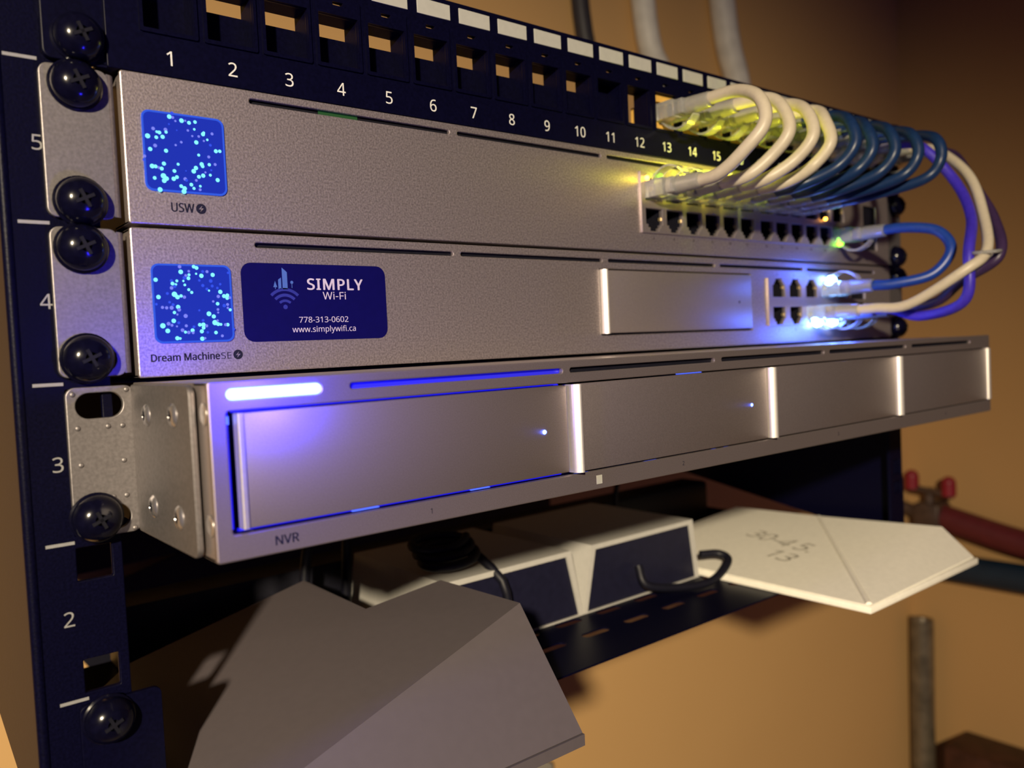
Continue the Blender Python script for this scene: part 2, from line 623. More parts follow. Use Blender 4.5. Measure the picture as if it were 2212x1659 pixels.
# ------------------------------------------------------------------ shared equipment pieces
def ear(bm, x0, x1, z0, z1, slots=(), side=1, y=-2.0):
    """flat ear with two open slots; side=1 left ear (bend on its right side)"""
    plate(rrect(x0, x1, z0, z1, 2.6), [rrect(*s, r=3.2) for s in slots], y, 1.9, 0.25, bm=bm)
    xb = x1 if side > 0 else x0
    # rolled bend going back to the body
    n = 6
    for k in range(n):
        a0 = math.radians(90 * k / n); a1 = math.radians(90 * (k + 1) / n)
        R_ = 2.2
        pa = (xb + side * (R_ * math.sin(a0) - 0.6), y + R_ - R_ * math.cos(a0))
        pb = (xb + side * (R_ * math.sin(a1) - 0.6), y + R_ - R_ * math.cos(a1))
        vs = [bm.verts.new((pa[0], pa[1], z0 + 0.8)), bm.verts.new((pb[0], pb[1], z0 + 0.8)), bm.verts.new((pb[0], pb[1], z1 - 0.8)), bm.verts.new((pa[0], pa[1], z1 - 0.8))]
        bm.faces.new(vs)
    return bm


def rj45_loop(cx, z0, z1, up):
    """RJ45 opening outline; up=True: latch side on top"""
    w2, t2 = 5.7, 3.0
    if not up:
        return [(cx - w2, z1), (cx - w2, z0 + 3.1), (cx - 4.3, z0 + 3.1), (cx - 4.3, z0 + 1.6), (cx - t2, z0 + 1.6), (cx - t2, z0), (cx + t2, z0), (cx + t2, z0 + 1.6), (cx + 4.3, z0 + 1.6), (cx + 4.3, z0 + 3.1), (cx + w2, z0 + 3.1), (cx + w2, z1)]
    return [(cx - w2, z0), (cx + w2, z0), (cx + w2, z1 - 3.1), (cx + 4.3, z1 - 3.1), (cx + 4.3, z1 - 1.6), (cx + t2, z1 - 1.6), (cx + t2, z1), (cx - t2, z1), (cx - t2, z1 - 1.6), (cx - 4.3, z1 - 1.6), (cx - 4.3, z1 - 3.1), (cx - w2, z1 - 3.1)]


def chassis(parent, y0, y1, z0, z1, deep=12):
    b = new_bm()
    box(b, 0.6, FW - 0.6, y0 + deep, y1, z0 + 0.2, z1 - 0.2)
    for xa, xb in ((0.3, 0.9), (FW - 0.9, FW - 0.3)):
        box(b, xa, xb, y0 + 1.5, y0 + deep + 0.5, z0 + 0.3, z1 - 0.3)
    box(b, 0.3, FW - 0.3, y0 + 1.5, y0 + deep + 0.5, z1 - 0.8, z1 - 0.22)
    box(b, 0.3, FW - 0.3, y0 + 1.5, y0 + deep + 0.5, z0 + 0.22, z0 + 0.8)
    put('chassis', b, 'silver_fine', parent)


def cavity(bm, x0, x1, y0, y1, z0, z1):
    """open-fronted dark pocket"""
    p = [(x0, z0), (x1, z0), (x1, z1), (x0, z1)]
    f = [bm.verts.new((x, y0, z)) for x, z in p]
    k = [bm.verts.new((x, y1, z)) for x, z in p]
    bm.faces.new(k)
    for i in range(4):
        j = (i + 1) % 4
        bm.faces.new((f[i], f[j], k[j], k[i]))


def lip_profile(bm, x, y, out, za, zb):
    hull(bm, [(xx, yy, z) for z in (za, zb) for xx, yy in ((x, y + 2.5), (x, y - 0.6), (x + 0.3, y - 0.6 - out * 0.35), (x + out * 0.62, y - out * 0.95), (x + out * 0.62 + 0.3, y - out), (x + out * 0.62 + 0.7, y - out), (x + out * 0.62 + 0.7, y + 2.5))])


def liners(parent, slots_, y, za, zb):
    for a, c in slots_:
        b = new_bm()
        box(b, a - 0.5, c + 0.5, y + 1.7, y + 2.2, za, zb)
        put('slot_liner', b, 'hole', parent)


def display(parent, x0, x1, z0, z1, y, seed_dots):
    d = put('display', plate(rrect(x0, x1, z0, z1, 2.2), [], y - 0.35, 1.0, 0.15), 'screen', parent, 'square blue lit screen with a ring of glowing dots')
    b = new_bm()
    plate(rrect(x0, x1, z0, z1, 2.2), [rrect(x0 + 0.55, x1 - 0.55, z0 + 0.55, z1 - 0.55, 1.8)], y - 0.42, 0.4, 0.0, bm=b)
    put('display_rim', b, 'screenrim', d)
    hi, mi, lo = new_bm(), new_bm(), new_bm()
    W_, H_ = x1 - x0, z1 - z0
    k = 0
    for (u, v, r, c) in seed_dots:
        bm_ = {'h': hi, 'm': mi, 'l': lo}[c]
        disc(bm_, x0 + u * W_, z1 - v * H_, r * 1.08, y - 0.50 - 0.002 * k, 12)
        k += 1
    multi('dot_pattern', [(hi, 'dot_hi'), (mi, 'dot_mid'), (lo, 'dot_lo')], d)
    return d


# dots as (across, down, radius mm, tone), read off each screen
D5 = [(.365, .01, .5, 'l'), (.33, .055, .6, 'h'), (.37, .06, .4, 'm'), (.475, .085, .62, 'h'), (.52, .08, .3, 'm'), (.40, .10, .3, 'm'), (.565, .10, .52, 'h'), (.64, .08, .48, 'h'),
      (.13, .23, .48, 'm'), (.17, .265, .36, 'h'), (.20, .27, .5, 'h'), (.275, .225, .5, 'm'), (.28, .255, .42, 'h'), (.545, .20, .34, 'm'), (.625, .175, .34, 'h'), (.41, .215, .2, 'l'), (.32, .15, .25, 'l'),
      (.06, .33, .66, 'h'), (.16, .335, .48, 'h'), (.235, .32, .56, 'h'), (.73, .225, .55, 'h'), (.74, .205, .4, 'h'), (.675, .26, .36, 'm'), (.595, .265, .3, 'm'), (.845, .205, .42, 'm'),
      (.64, .34, .58, 'h'), (.78, .29, .34, 'h'), (.735, .31, .3, 'm'), (.815, .355, .4, 'l'), (.455, .36, .36, 'm'), (.385, .405, .32, 'm'),
      (.14, .44, .5, 'm'), (.08, .49, .55, 'h'), (.265, .49, .54, 'h'), (.01, .585, .4, 'm'), (0.0, .63, .36, 'l'), (.88, .425, .56, 'h'), (.93, .42, .48, 'h'), (.66, .50, .4, 'h'), (.785, .51, .42, 'm'),
      (.23, .655, .55, 'h'), (.09, .70, .62, 'h'), (.13, .70, .5, 'h'), (.165, .71, .4, 'm'), (.20, .72, .52, 'h'), (.40, .645, .4, 'h'), (.35, .735, .5, 'h'), (.69, .615, .58, 'h'), (.70, .64, .5, 'h'), (.785, .61, .46, 'h'), (.86, .60, .42, 'm'),
      (.615, .67, .58, 'h'), (.585, .715, .62, 'h'), (.645, .78, .52, 'h'), (.70, .76, .58, 'h'), (.73, .715, .3, 'm'), (.79, .745, .4, 'h'), (.88, .80, .58, 'h'), (.805, .68, .3, 'l'),
      (.11, .845, .48, 'h'), (.215, .81, .72, 'h'), (.25, .84, .6, 'h'), (.22, .87, .6, 'h'), (.335, .835, .58, 'h'), (.375, .81, .5, 'h'), (.475, .825, .5, 'm'), (.49, .84, .4, 'l'),
      (.165, .985, .64, 'h'), (.42, .92, .5, 'h'), (.46, .945, .6, 'h'), (.45, .985, .66, 'h'), (.545, .89, .5, 'h'), (.575, .935, .42, 'h'), (.61, .83, .38, 'm'), (.655, .90, .36, 'h'), (.65, .945, .4, 'm'), (.01, .80, .25, 'l'), (.49, .72, .2, 'l')]
D4 = [(.35, .035, .48, 'm'), (.36, .10, .62, 'h'), (.525, .03, .5, 'h'), (.56, .045, .52, 'h'), (.46, .09, .36, 'm'), (.55, .12, .3, 'h'), (.635, .09, .42, 'l'), (.69, .09, .42, 'm'), (.76, .13, .58, 'h'), (.615, .145, .6, 'h'),
      (.42, .145, .4, 'm'), (.46, .135, .4, 'h'), (.45, .18, .5, 'h'), (.40, .175, .5, 'l'), (.05, .205, .56, 'h'), (.24, .215, .44, 'l'), (.25, .25, .5, 'h'), (.305, .215, .38, 'h'), (.29, .26, .34, 'h'), (.275, .285, .46, 'l'), (.385, .215, .3, 'h'), (.40, .265, .36, 'h'),
      (.585, .205, .36, 'l'), (.73, .21, .52, 'l'), (.625, .27, .46, 'l'), (.745, .275, .42, 'l'), (.235, .305, .48, 'm'), (.18, .375, .4, 'l'), (.445, .325, .4, 'h'), (.48, .36, .42, 'h'), (.675, .315, .42, 'l'), (.70, .335, .3, 'h'), (.81, .30, .36, 'l'), (.85, .25, .36, 'l'),
      (.265, .385, .72, 'h'), (.30, .42, .6, 'h'), (.345, .405, .44, 'h'), (.385, .42, .46, 'm'), (.845, .35, .6, 'h'), (.89, .405, .56, 'h'), (.935, .395, .52, 'h'), (.93, .43, .52, 'h'), (.965, .425, .4, 'm'), (.815, .41, .48, 'm'), (.07, .42, .58, 'h'),
      (.20, .485, .36, 'l'), (.24, .515, .4, 'l'), (.04, .51, .36, 'l'), (.11, .55, .42, 'm'), (.16, .555, .44, 'm'), (.22, .555, .54, 'm'), (.30, .545, .58, 'h'), (.31, .58, .5, 'm'), (.745, .475, .34, 'm'), (.80, .505, .5, 'h'), (.885, .53, .5, 'l'), (.93, .515, .42, 'm'), (.93, .56, .34, 'm'), (.96, .585, .44, 'h'), (.80, .58, .38, 'm'), (.80, .62, .3, 'm'),
      (.25, .615, .44, 'h'), (.285, .64, .3, 'm'), (.385, .66, .56, 'm'), (.68, .635, .66, 'h'), (.74, .67, .58, 'h'), (.56, .59, .3, 'l'), (.235, .72, .6, 'h'), (.295, .745, .4, 'l'), (.17, .755, .5, 'm'), (.21, .775, .4, 'm'), (.10, .78, .70, 'h'), (.155, .845, .62, 'h'), (.27, .79, .28, 'm'), (.385, .785, .42, 'm'),
      (.335, .84, .5, 'm'), (.37, .865, .4, 'h'), (.41, .87, .48, 'm'), (.46, .845, .54, 'h'), (.48, .80, .4, 'l'), (.465, .875, .4, 'm'), (.555, .775, .5, 'h'), (.60, .775, .6, 'h'), (.60, .815, .5, 'h'), (.64, .79, .44, 'm'), (.575, .86, .56, 'h'), (.60, .72, .4, 'l'), (.65, .875, .36, 'l'),
      (.75, .75, .74, 'h'), (.79, .77, .54, 'h'), (.825, .775, .4, 'h'), (.785, .725, .36, 'm'), (.755, .88, .5, 'h'), (.915, .78, .5, 'h'), (.885, .78, .44, 'm'), (.99, .84, .4, 'l'), (.835, .925, .42, 'm'),
      (.265, .94, .56, 'h'), (.30, .945, .36, 'h'), (.575, .955, .6, 'h'), (.61, .95, .36, 'm'), (.96, .10, .36, 'l')]

FW = 442.4
YF = -4.0      # front of the switch and gateway faces
YN = -60.8     # front of the recorder face

# ------------------------------------------------------------------ patch panel
pp = thing('keystone_patch_panel', (221, 0, 134), 'black 24 port patch panel with white label cards at the top of the rack', 'patch panel')
P0, PP = 14.5, 18.44
holes = []
for i in range(24):
    cx = P0 + PP * i
    holes.append(rrect(cx - 7.3, cx + 7.3, 146.0, 162.4, 0.3, 2))
    holes.append(rrect(cx - 2.0, cx + 2.0, 165.6, 166.8, 0.4, 2))
b = new_bm()
plate(rrect(-3, 443.5, 133.0, 177.9, 0.6), holes, YF, 1.6, 0.2, bm=b)
put('faceplate', b, 'black', pp)
b = new_bm()
plate(rrect(-18.8, 0, 133.4, 177.6, 2.4), [], -2.6, 2.6, 0.3, bm=b)
plate(rrect(442, 461, 133.4, 177.6, 2.4), [], -2.6, 2.6, 0.3, bm=b)
box(b, -1, 443.5, YF + 1.4, 14, 176.3, 177.7)
box(b, -5.5, 445, YF + 1.4, 14, 133.05, 133.9)
put('mounting_flange', b, 'black', pp)
for i in range(24):
    cx = P0 + PP * i
    b = new_bm()
    # raised rim and the tunnel behind it
    plate(rrect(cx - 8.3, cx + 8.3, 144.8, 168.2, 0.6, 2), [rrect(cx - 7.3, cx + 7.3, 146.0, 162.4, 0.3, 2), rrect(cx - 2.0, cx + 2.0, 165.6, 166.8, 0.4, 2)], YF - 0.7, 0.7, 0.0, bm=b)
    for (xa, xb_) in ((cx - 8.0, cx - 7.3), (cx + 7.3, cx + 8.0)):
        box(b, xa, xb_, YF + 1.5, 5.2, 145.2, 163.2)
    box(b, cx - 8.0, cx + 8.0, YF + 1.5, 5.2, 162.4, 163.2)
    box(b, cx - 8.0, cx + 8.0, YF + 1.5, 5.2, 145.2, 146.0)
    if i < 12:
        if i == 0:
            box(b, cx - 7.4, cx + 7.4, 4.0, 5.2, 146, 162.4)
        elif i == 10:
            box(b, cx - 7.4, cx + 7.4, 4.0, 5.2, 149.2, 162.4)
        elif i == 11:
            pass
        else:
            box(b, cx - 7.4, cx + 7.4, 4.0, 5.2, 149.0 if i in (3, 4, 5, 8, 9) else 146.0, 157.7)
    put('port_frame', b, 'black', pp)
    b = new_bm()
    box(b, cx - 6.2 + 1.2, cx + 8.2 + 1.2, YF - 0.35, YF + 0.1, 170.5, 176.1, 0.12, 1)
    put('label_card', b, 'card', pp, 'blank white label card')
for i in range(12, 24):
    cx = P0 + PP * i
    b = new_bm()
    plate(rrect(cx - 7.2, cx + 7.2, 146.1, 162.3, 0.3, 2), [rj45_loop(cx, 148.5, 159.0, False)], -2.4, 5.0, 0.0, bm=b)
    cavity(b, cx - 5.8, cx + 5.8, 2.4, 12, 148.4, 159.1)
    put('keystone_jack', b, 'jack', pp, 'ochre keystone jack')
for i in range(24):
    b = new_bm(); lettering(b, str(i + 1), P0 + PP * i, 136.2, 4.2, YF - 0.03, 0.0, align='CENTER'); put('port_number', b, 'whiteink', pp)

# ------------------------------------------------------------------ switch
sw = thing('network_switch', (221, 100, 89.3), 'silver network switch with a blue screen and two rows of ports, below the patch panel', 'network switch')
Z0, Z1 = 89.45, 132.8
slots = [(37.6, 113.3), (116.9, 192.4), (195.9, 271), (274.5, 350)]
TOPX = [224.3 + 14.2 * i + (2.6 if i > 5 else 0) for i in range(12)]
holes = [rrect(a, c, 128.8, 130.3, 0.7, 3) for a, c in slots]
holes += [rrect(412.5, 428.0, 98, 110.2, 0.4, 2), rrect(412.5, 428.0, 112, 124.1, 0.4, 2), rrect(216.6, 392.4, 98.6, 124.8, 0)]
put('faceplate', plate(rrect(0, FW, Z0, Z1, 0.8), holes, YF, 1.6, 0.35), 'silver', sw)
chassis(sw, YF, 281, Z0, Z1, 16)
liners(sw, slots, YF, 128.3, 130.8)
b = new_bm(); box(b, 412, 428.5, YF + 1.7, YF + 2.2, 97.5, 124.6); put('module_cage', b, 'hole', sw)
b = new_bm(); box(b, 61.5, 76, YF + 1.3, YF + 1.6, 128.9, 130.2); put('status_light', b, 'ledglow', sw, 'dim green light inside the first slot')
b = new_bm(); ear(b, -20.1, -2.6, 90.4, 132.2, [(-16.5, -5.2, 124.0, 130.6), (-16.5, -5.2, 91.6, 98.4)]); put('mounting_ear', b, 'steel', sw)
b = new_bm(); ear(b, FW + 2.6, FW + 20.1, 90.4, 132.2, [(FW + 5.2, FW + 16.5, 124.0, 130.6), (FW + 5.2, FW + 16.5, 91.6, 98.4)], side=-1); put('mounting_ear', b, 'steel', sw)
display(sw, 5.0, 28.8, 99.2, 122.4, YF, D5)
pb = new_bm()
lo = [rj45_loop(x, 98.9, 109.1, False) for x in TOPX]
hi = [rj45_loop(x, 112.6, 122.8, True) for x in TOPX]
plate(rrect(216.0, 393.0, 98.0, 125.4, 0.3, 2), lo + hi, YF - 0.9, 2.2, 0.12, bm=pb)
blk = put('port_block', pb, 'silver_fine', sw)
for row, up in ((98.9, False), (112.6, True)):
    for i, x in enumerate(TOPX):
        b = new_bm(); cavity(b, x - 6.0, x + 6.0, YF + 1.25, YF + 12, row - 0.1, row + 10.3)
        g = new_bm()
        box(g, x + 5.3, x + 5.65, YF + 0.2, YF + 1.6, row + 5.2, row + 6.6)
        multi('jack', [(b, 'hole'), (g, 'gold')], blk)
tx, dk = new_bm(), new_bm()
lettering(tx, 'USW', 11.7, 93.55, 2.6, YF - 0.03, 0.09, width=6.6)
bolt_icon(tx, dk, 20.65, 94.85, 1.55, YF - 0.03)
for i, x in enumerate(TOPX):
    b = new_bm(); lettering(b, str(2 * i + 2), x, 95.4, 1.3, YF - 0.03, 0, align='CENTER'); put('port_number', b, 'ink', sw)
multi('model_lettering', [(tx, 'ink'), (dk, 'silver')], sw)
b = new_bm(); ball(b, (219.6, YF - 1.5, 122.4), 1.2); put('port_light', b, 'ledamber', sw, 'glowing amber port light')
b = new_bm(); ball(b, (227.9, YF - 2.0, 124.2), 1.3); put('port_light', b, 'ledgreen', sw, 'glowing green port light')
b = new_bm(); ball(b, (381.0, -6.4, 100.2), 2.0); ball(b, (381.9, -6.0, 102.6), 0.9); put('port_light', b, 'ledgreen', sw, 'glowing green port light')
b = new_bm(); ball(b, (367.0, -6, 113.2), 1.0); put('port_light', b, 'ledamber', sw, 'glowing amber port light')

# ------------------------------------------------------------------ gateway
gw = thing('network_gateway', (221, 100, 44.9), 'silver network gateway with a navy business sticker beside its blue screen', 'network gateway')
Z0, Z1 = 45.0, 88.35
slots = [(36.7, 112.3), (115.8, 190.4), (194.1, 268.4), (272.4, 346), (350, 424)]
UTX = [321.0, 336.7, 352.6, 368.4]
holes = [rrect(a, c, 84.0, 85.5, 0.7, 3) for a, c in slots]
holes += [rrect(188.2, 297.6, 52.5, 81.2, 0.6, 2), rrect(396, 412, 57.0, 66.5, 0.4, 2), rrect(396, 412, 68.5, 79.0, 0.4, 2), rrect(312.0, 391.2, 54.6, 79.0, 0)]
put('faceplate', plate(rrect(0, FW, Z0, Z1, 0.8), holes, YF, 1.6, 0.35), 'silver', gw)
chassis(gw, YF, 281, Z0, Z1, 16)
liners(gw, slots, YF, 83.5, 86)
b = new_bm(); box(b, 395, 413, YF + 1.7, YF + 2.2, 56.5, 79.5); put('module_cage', b, 'hole', gw)
b = new_bm(); box(b, 187.8, 298, YF + 1.7, YF + 2.2, 52.2, 81.5); put('bay_liner', b, 'hole', gw)
b = new_bm(); box(b, 189.6, 297.0, YF - 0.7, YF + 1.2, 53.4, 80.6, 0.4); t = put('drive_tray', b, 'silver_fine', gw)
b = new_bm(); lip_profile(b, 188.8, YF, 2.6, 53.2, 80.8); put('tray_lip', b, 'silver_edge', t)
b = new_bm(); box(b, 285.8, 286.6, YF - 0.75, YF - 0.6, 66.2, 67.4); put('tray_light', b, 'hole', t)
b = new_bm(); ear(b, -20.1, -2.6, 46.0, 87.8, [(-16.5, -5.2, 79.0, 85.8), (-16.5, -5.2, 47.6, 54.4)]); put('mounting_ear', b, 'steel', gw)
b = new_bm(); ear(b, FW + 2.6, FW + 20.1, 46.0, 87.8, [(FW + 5.2, FW + 16.5, 79.0, 85.8), (FW + 5.2, FW + 16.5, 47.6, 54.4)], side=-1); put('mounting_ear', b, 'steel', gw)
display(gw, 4.9, 28.3, 54.8, 78.1, YF, D4)
pb = new_bm()
lo = [rj45_loop(x, 54.9, 64.3, False) for x in UTX + [384.6]]
hi = [rj45_loop(x, 69.4, 79.0, True) for x in UTX + [384.6]]
plate(rrect(311.4, 391.6, 54.2, 79.4, 0.3, 2), lo + hi, YF - 0.9, 2.2, 0.12, bm=pb)
blk2 = put('port_block', pb, 'silver_fine', gw)
for row in (54.9, 69.4):
    for x in UTX + [384.6]:
        b = new_bm(); cavity(b, x - 6.0, x + 6.0, YF + 1.25, YF + 12, row - 0.1, row + 9.7)
        g = new_bm(); box(g, x + 5.3, x + 5.65, YF + 0.2, YF + 1.6, row + 4.6, row + 6.0)
        multi('jack', [(b, 'hole'), (g, 'gold')], blk2)
tx, dk = new_bm(), new_bm()
lettering(tx, 'Dream Machine', 3.35, 49.55, 2.1, YF - 0.03, 0.10, width=19.9)
lettering(tx, 'SE', 23.75, 49.55, 1.95, YF - 0.03, -0.02, width=3.2)
bolt_icon(tx, dk, 29.2, 50.7, 1.5, YF - 0.03)
for i, x in enumerate(UTX):
    b = new_bm(); lettering(b, str(2 * i + 2), x, 51.6, 1.1, YF - 0.03, 0, align='CENTER'); put('port_number', b, 'ink', gw)
    b = new_bm(); lettering(b, str(2 * i + 1), x, 80.6, 1.1, YF - 0.03, 0, align='CENTER'); put('port_number', b, 'ink', gw)
multi('model_lettering', [(tx, 'ink'), (dk, 'silver')], gw)
# business sticker
st = put('sticker', plate(rrect(31.5, 82.7, 54.4, 79.2, 3.4), [], YF - 0.14, 0.16, 0.0), 'sticker', gw, 'navy rounded sticker with a city skyline logo, a name, a phone number and a web address')
ys = YF - 0.20
w1, l1, l2 = new_bm(), new_bm(), new_bm()
lettering(w1, 'SIMPLY', 53.2, 70.95, 3.55, ys, 0.14, width=20.2, space=1.1)
lettering(w1, 'Wi-Fi', 58.7, 67.75, 2.45, ys, 0, width=8.4)
lettering(w1, '778-313-0602', 49.8, 60.2, 1.85, ys, 0, width=17.7)
lettering(w1, 'www.simplywifi.ca', 47.4, 57.1, 1.85, ys, 0, width=22.8)
poly(l1, [(44.9, 71.0), (46.6, 71.0), (46.6, 76.4), (46.1, 76.9), (44.9, 77.9)], ys)
poly(l1, [(43.5, 71.0), (44.5, 71.0), (44.5, 74.7), (43.5, 74.0)], ys)
poly(l1, [(41.8, 71.6), (43.1, 71.6), (42.45, 73.6)], ys)
poly(l1, [(42.35, 71.0), (42.55, 71.0), (42.55, 71.6), (42.35, 71.6)], ys)
disc(l1, 48.1, 73.2, 0.52, ys)
poly(l1, [(48.0, 71.4), (48.2, 71.4), (48.2, 72.8), (48.0, 72.8)], ys)


def arc(bm, cx, cz, r, w_, a0, a1, y, n=14):
    for k in range(n):
        p, q = (math.radians(a0 + (a1 - a0) * t / n) for t in (k, k + 1))
        poly(bm, [(cx + (r - w_ / 2) * math.cos(p), cz + (r - w_ / 2) * math.sin(p)), (cx + (r + w_ / 2) * math.cos(p), cz + (r + w_ / 2) * math.sin(p)),
                  (cx + (r + w_ / 2) * math.cos(q), cz + (r + w_ / 2) * math.sin(q)), (cx + (r - w_ / 2) * math.cos(q), cz + (r - w_ / 2) * math.sin(q))], y)


arc(l2, 45.5, 64.6, 6.3, 0.95, 44, 136, ys)
arc(l2, 45.5, 64.6, 4.5, 0.95, 44, 136, ys)
arc(l2, 45.5, 64.6, 2.7, 0.8, 48, 132, ys)
disc(l2, 45.5, 65.3, 0.75, ys)
multi('sticker_print', [(w1, 'stickertext'), (l1, 'stickerblue'), (l2, 'stickerdark')], st)
for x, z, up in ((368.4, 78.6, 1), (352.6, 55.6, 0), (368.4, 55.6, 0)):
    b = new_bm(); ball(b, (x + 1.0, YF - 3.0, z), 2.9); put('port_light', b, 'ledwhite', gw, 'dazzling blue white port light')
    lamp('port_light_glow', (x - 6, YF - 16, z + (5 if up else -5)), 0.024, (0.05, 0.13, 1.0), 3)

# ------------------------------------------------------------------ recorder
nv = thing('video_recorder', (221, 100, 0.4), 'silver four bay video recorder with a glowing blue light bar, sticking out below the gateway', 'video recorder')
Z0, Z1 = 0.55, 43.9
slots = [(37.2, 112.7), (116.0, 190.8), (195.2, 268), (272.4, 343), (349, 417)]
TR = [(6.6, 113.6, -0.5), (115.3, 223.3, -1.2), (224.3, 330.2, -1.2), (331.0, 437.2, -1.2)]
holes = [rrect(a, c, 39.9, 41.5, 0.75, 3) for a, c in slots]
holes += [rrect(4.1, 438.6, 6.9, 36.7, 0.8, 2), rrect(4.5, 29.0, 39.25, 42.05, 1.38, 6)]
put('faceplate', plate(rrect(0, FW, Z0, Z1, 0.8), holes, YN, 1.8, 0.35), 'silver_shaded', nv)
chassis(nv, YN, 264, Z0, Z1, 10)
liners(nv, slots[1:], YN, 39.4, 42)
b = new_bm(); box(b, 3.8, 439, YN + 8.0, YN + 9.8, 6.6, 37); put('bay_liner', b, 'hole', nv)
b = new_bm(); box(b, 36.8, 113.0, YN + 1.85, YN + 2.3, 39.4, 42); put('slot_light', b, 'slotblue', nv, 'slot glowing deep blue')
# glowing gaps round the first two trays
b = new_bm()
box(b, 4.2, 6.4, YN + 5.5, YN + 6.0, 7.2, 36.4)
box(b, 113.8, 115.1, YN + 5.0, YN + 6.0, 7.4, 36.2)
box(b, 6.5, 113.5, YN + 3.6, YN + 4.0, 36.15, 36.65); box(b, 6.5, 113.5, YN + 3.6, YN + 4.0, 6.95, 7.7)
put('bay_glow', b, 'leddeep', nv, 'deep blue light inside the first drive bay')
for x0, x1, za, zb, ya in ((4.3, 6.3, 33.2, 35.2, 4.6), (37, 45, 7.12, 7.4, 2.0), (76, 83, 7.15, 7.38, 2.0), (118, 124, 7.1, 7.42, 2.0), (152, 158, 7.12, 7.4, 2.0), (190, 192, 7.12, 7.4, 2.0), (198, 199.5, 7.12, 7.4, 2.0), (172, 186, 36.3, 36.5, 2.6)):
    b = new_bm(); box(b, x0, x1, YN + ya, YN + ya + 0.8, za, zb)
    put('gap_light', b, 'ledgap', nv, 'bright blue point in a tray gap')
bar = new_bm()
tube(bar, [(5.9, YN + 0.35, 40.65), (27.6, YN + 0.35, 40.65)], 1.36, 16, raw=True)
ball(bar, (5.9, YN + 0.35, 40.65), 1.36, 14); ball(bar, (27.6, YN + 0.35, 40.65), 1.36, 14)
put('light_bar', bar, 'bar', nv, 'glowing blue white light bar')
for i, (a, c, dy) in enumerate(TR):
    zb, zt = (8.0, 36.0) if i == 0 else (7.55, 36.15)
    b = new_bm(); box(b, a + 0.6, c, YN + dy * 0.3 - 0.2, YN + 4.5, zb, zt, 0.3, 2)
    t = put('drive_tray', b, 'silver_shaded', nv)
    b = new_bm(); lip_profile(b, a, YN, (3.0 if i else 0.9), zb, zt)
    put('tray_lip', b, 'silver_edge', t)
    if i < 2:
        b = new_bm(); ball(b, ((103.6, 212.7)[i], YN - 0.3, 21.9), (0.75, 0.7)[i]); put('tray_light', b, 'ledblue', t, 'small blue drive light')
b = new_bm(); lip_profile(b, 436.4, YN, 2.0, 7.7, 36.5); put('end_trim', b, 'silver_edge', nv)
tx = new_bm()
lettering(tx, 'NVR', 14.2, 2.65, 2.25, YN - 0.03, 0.08, width=6.1)
put('model_lettering', tx, 'ink', nv)
for s, x in (('1', 60.0), ('2', 169.8), ('3', 277), ('4', 384)):
    b = new_bm(); lettering(b, s, x, 3.1, 1.5, YN - 0.03, 0); put('bay_number', b, 'ink', nv)
b = new_bm(); box(b, 125.8, 128.4, YN - 0.08, YN + 0.05, 2.3, 5.2); put('paper_tab', b, 'card', nv)
# left bracket: dimpled ear plus side flange with screws
b = new_bm()
plate(rrect(-19.0, -1.2, 0.9, 43.3, 2.6), [rrect(-16.7, -4.3, 34.4, 41.6, 3.55, 8), rrect(-16.9, -4.1, 2.4, 9.4, 3.45, 8)], -2.0, 1.9, 0.25, bm=b)
plate(rrect(-53.6, -1.0, 1.0, 43.3, 2.6), [], 0, 1.5, 0.25, bm=b, plane='YZ', at=-1.4)
for x, z in ((-17.2, 41.4), (-3.2, 42.0), (-16.4, 31.9), (-8.6, 31.9), (-4.8, 31.8), (-16.2, 21.6), (-5.0, 21.8), (-16.2, 11.7), (-8.4, 11.7), (-4.9, 11.7), (-3.2, 1.9)):
    ball(b, (x, -1.95, z), 0.78, 12, (1, 0.55, 1))
br = put('left_bracket', b, 'steel', nv, 'steel bracket with dimples and two oblong holes')
for y, z in ((-17.5, 34.9), (-41.0, 35.6), (-18.9, 10.0), (-41.3, 9.7)):
    b = new_bm()
    lathe(b, [(0, 0.0), (3.1, 0.0), (3.1, 0.25), (2.4, 0.9), (1.3, 1.05), (0.9, 0.3), (0, 0.25)], (-2.1, y, z), '-X', 20)
    c_ = new_bm()
    box(c_, -3.2, -2.3, y - 0.25, y + 0.25, z - 1.4, z + 1.4); box(c_, -3.2, -2.3, y - 1.4, y + 1.4, z - 0.25, z + 0.25)
    multi('bracket_screw', [(b, 'zinc'), (c_, 'hole')], br)
for z in (36.2, 9.3):
    b = new_bm(); lathe(b, [(0, 0.0), (2.8, 0.0), (2.7, 0.25), (1.8, 0.45), (0.8, 0.2), (0, 0.2)], (0.14, -57.0, z), '-X', 20); put('side_screw', b, 'zinc', nv)
b = new_bm()
plate(rrect(FW + 1.2, FW + 19.0, 0.9, 43.3, 2.6), [], -2.0, 1.9, 0.25, bm=b)
plate(rrect(-53.6, -1.0, 1.0, 43.3, 2.6), [], 0, 1.5, 0.25, bm=b, plane='YZ', at=FW + 1.4)
put('right_bracket', b, 'steel', nv)


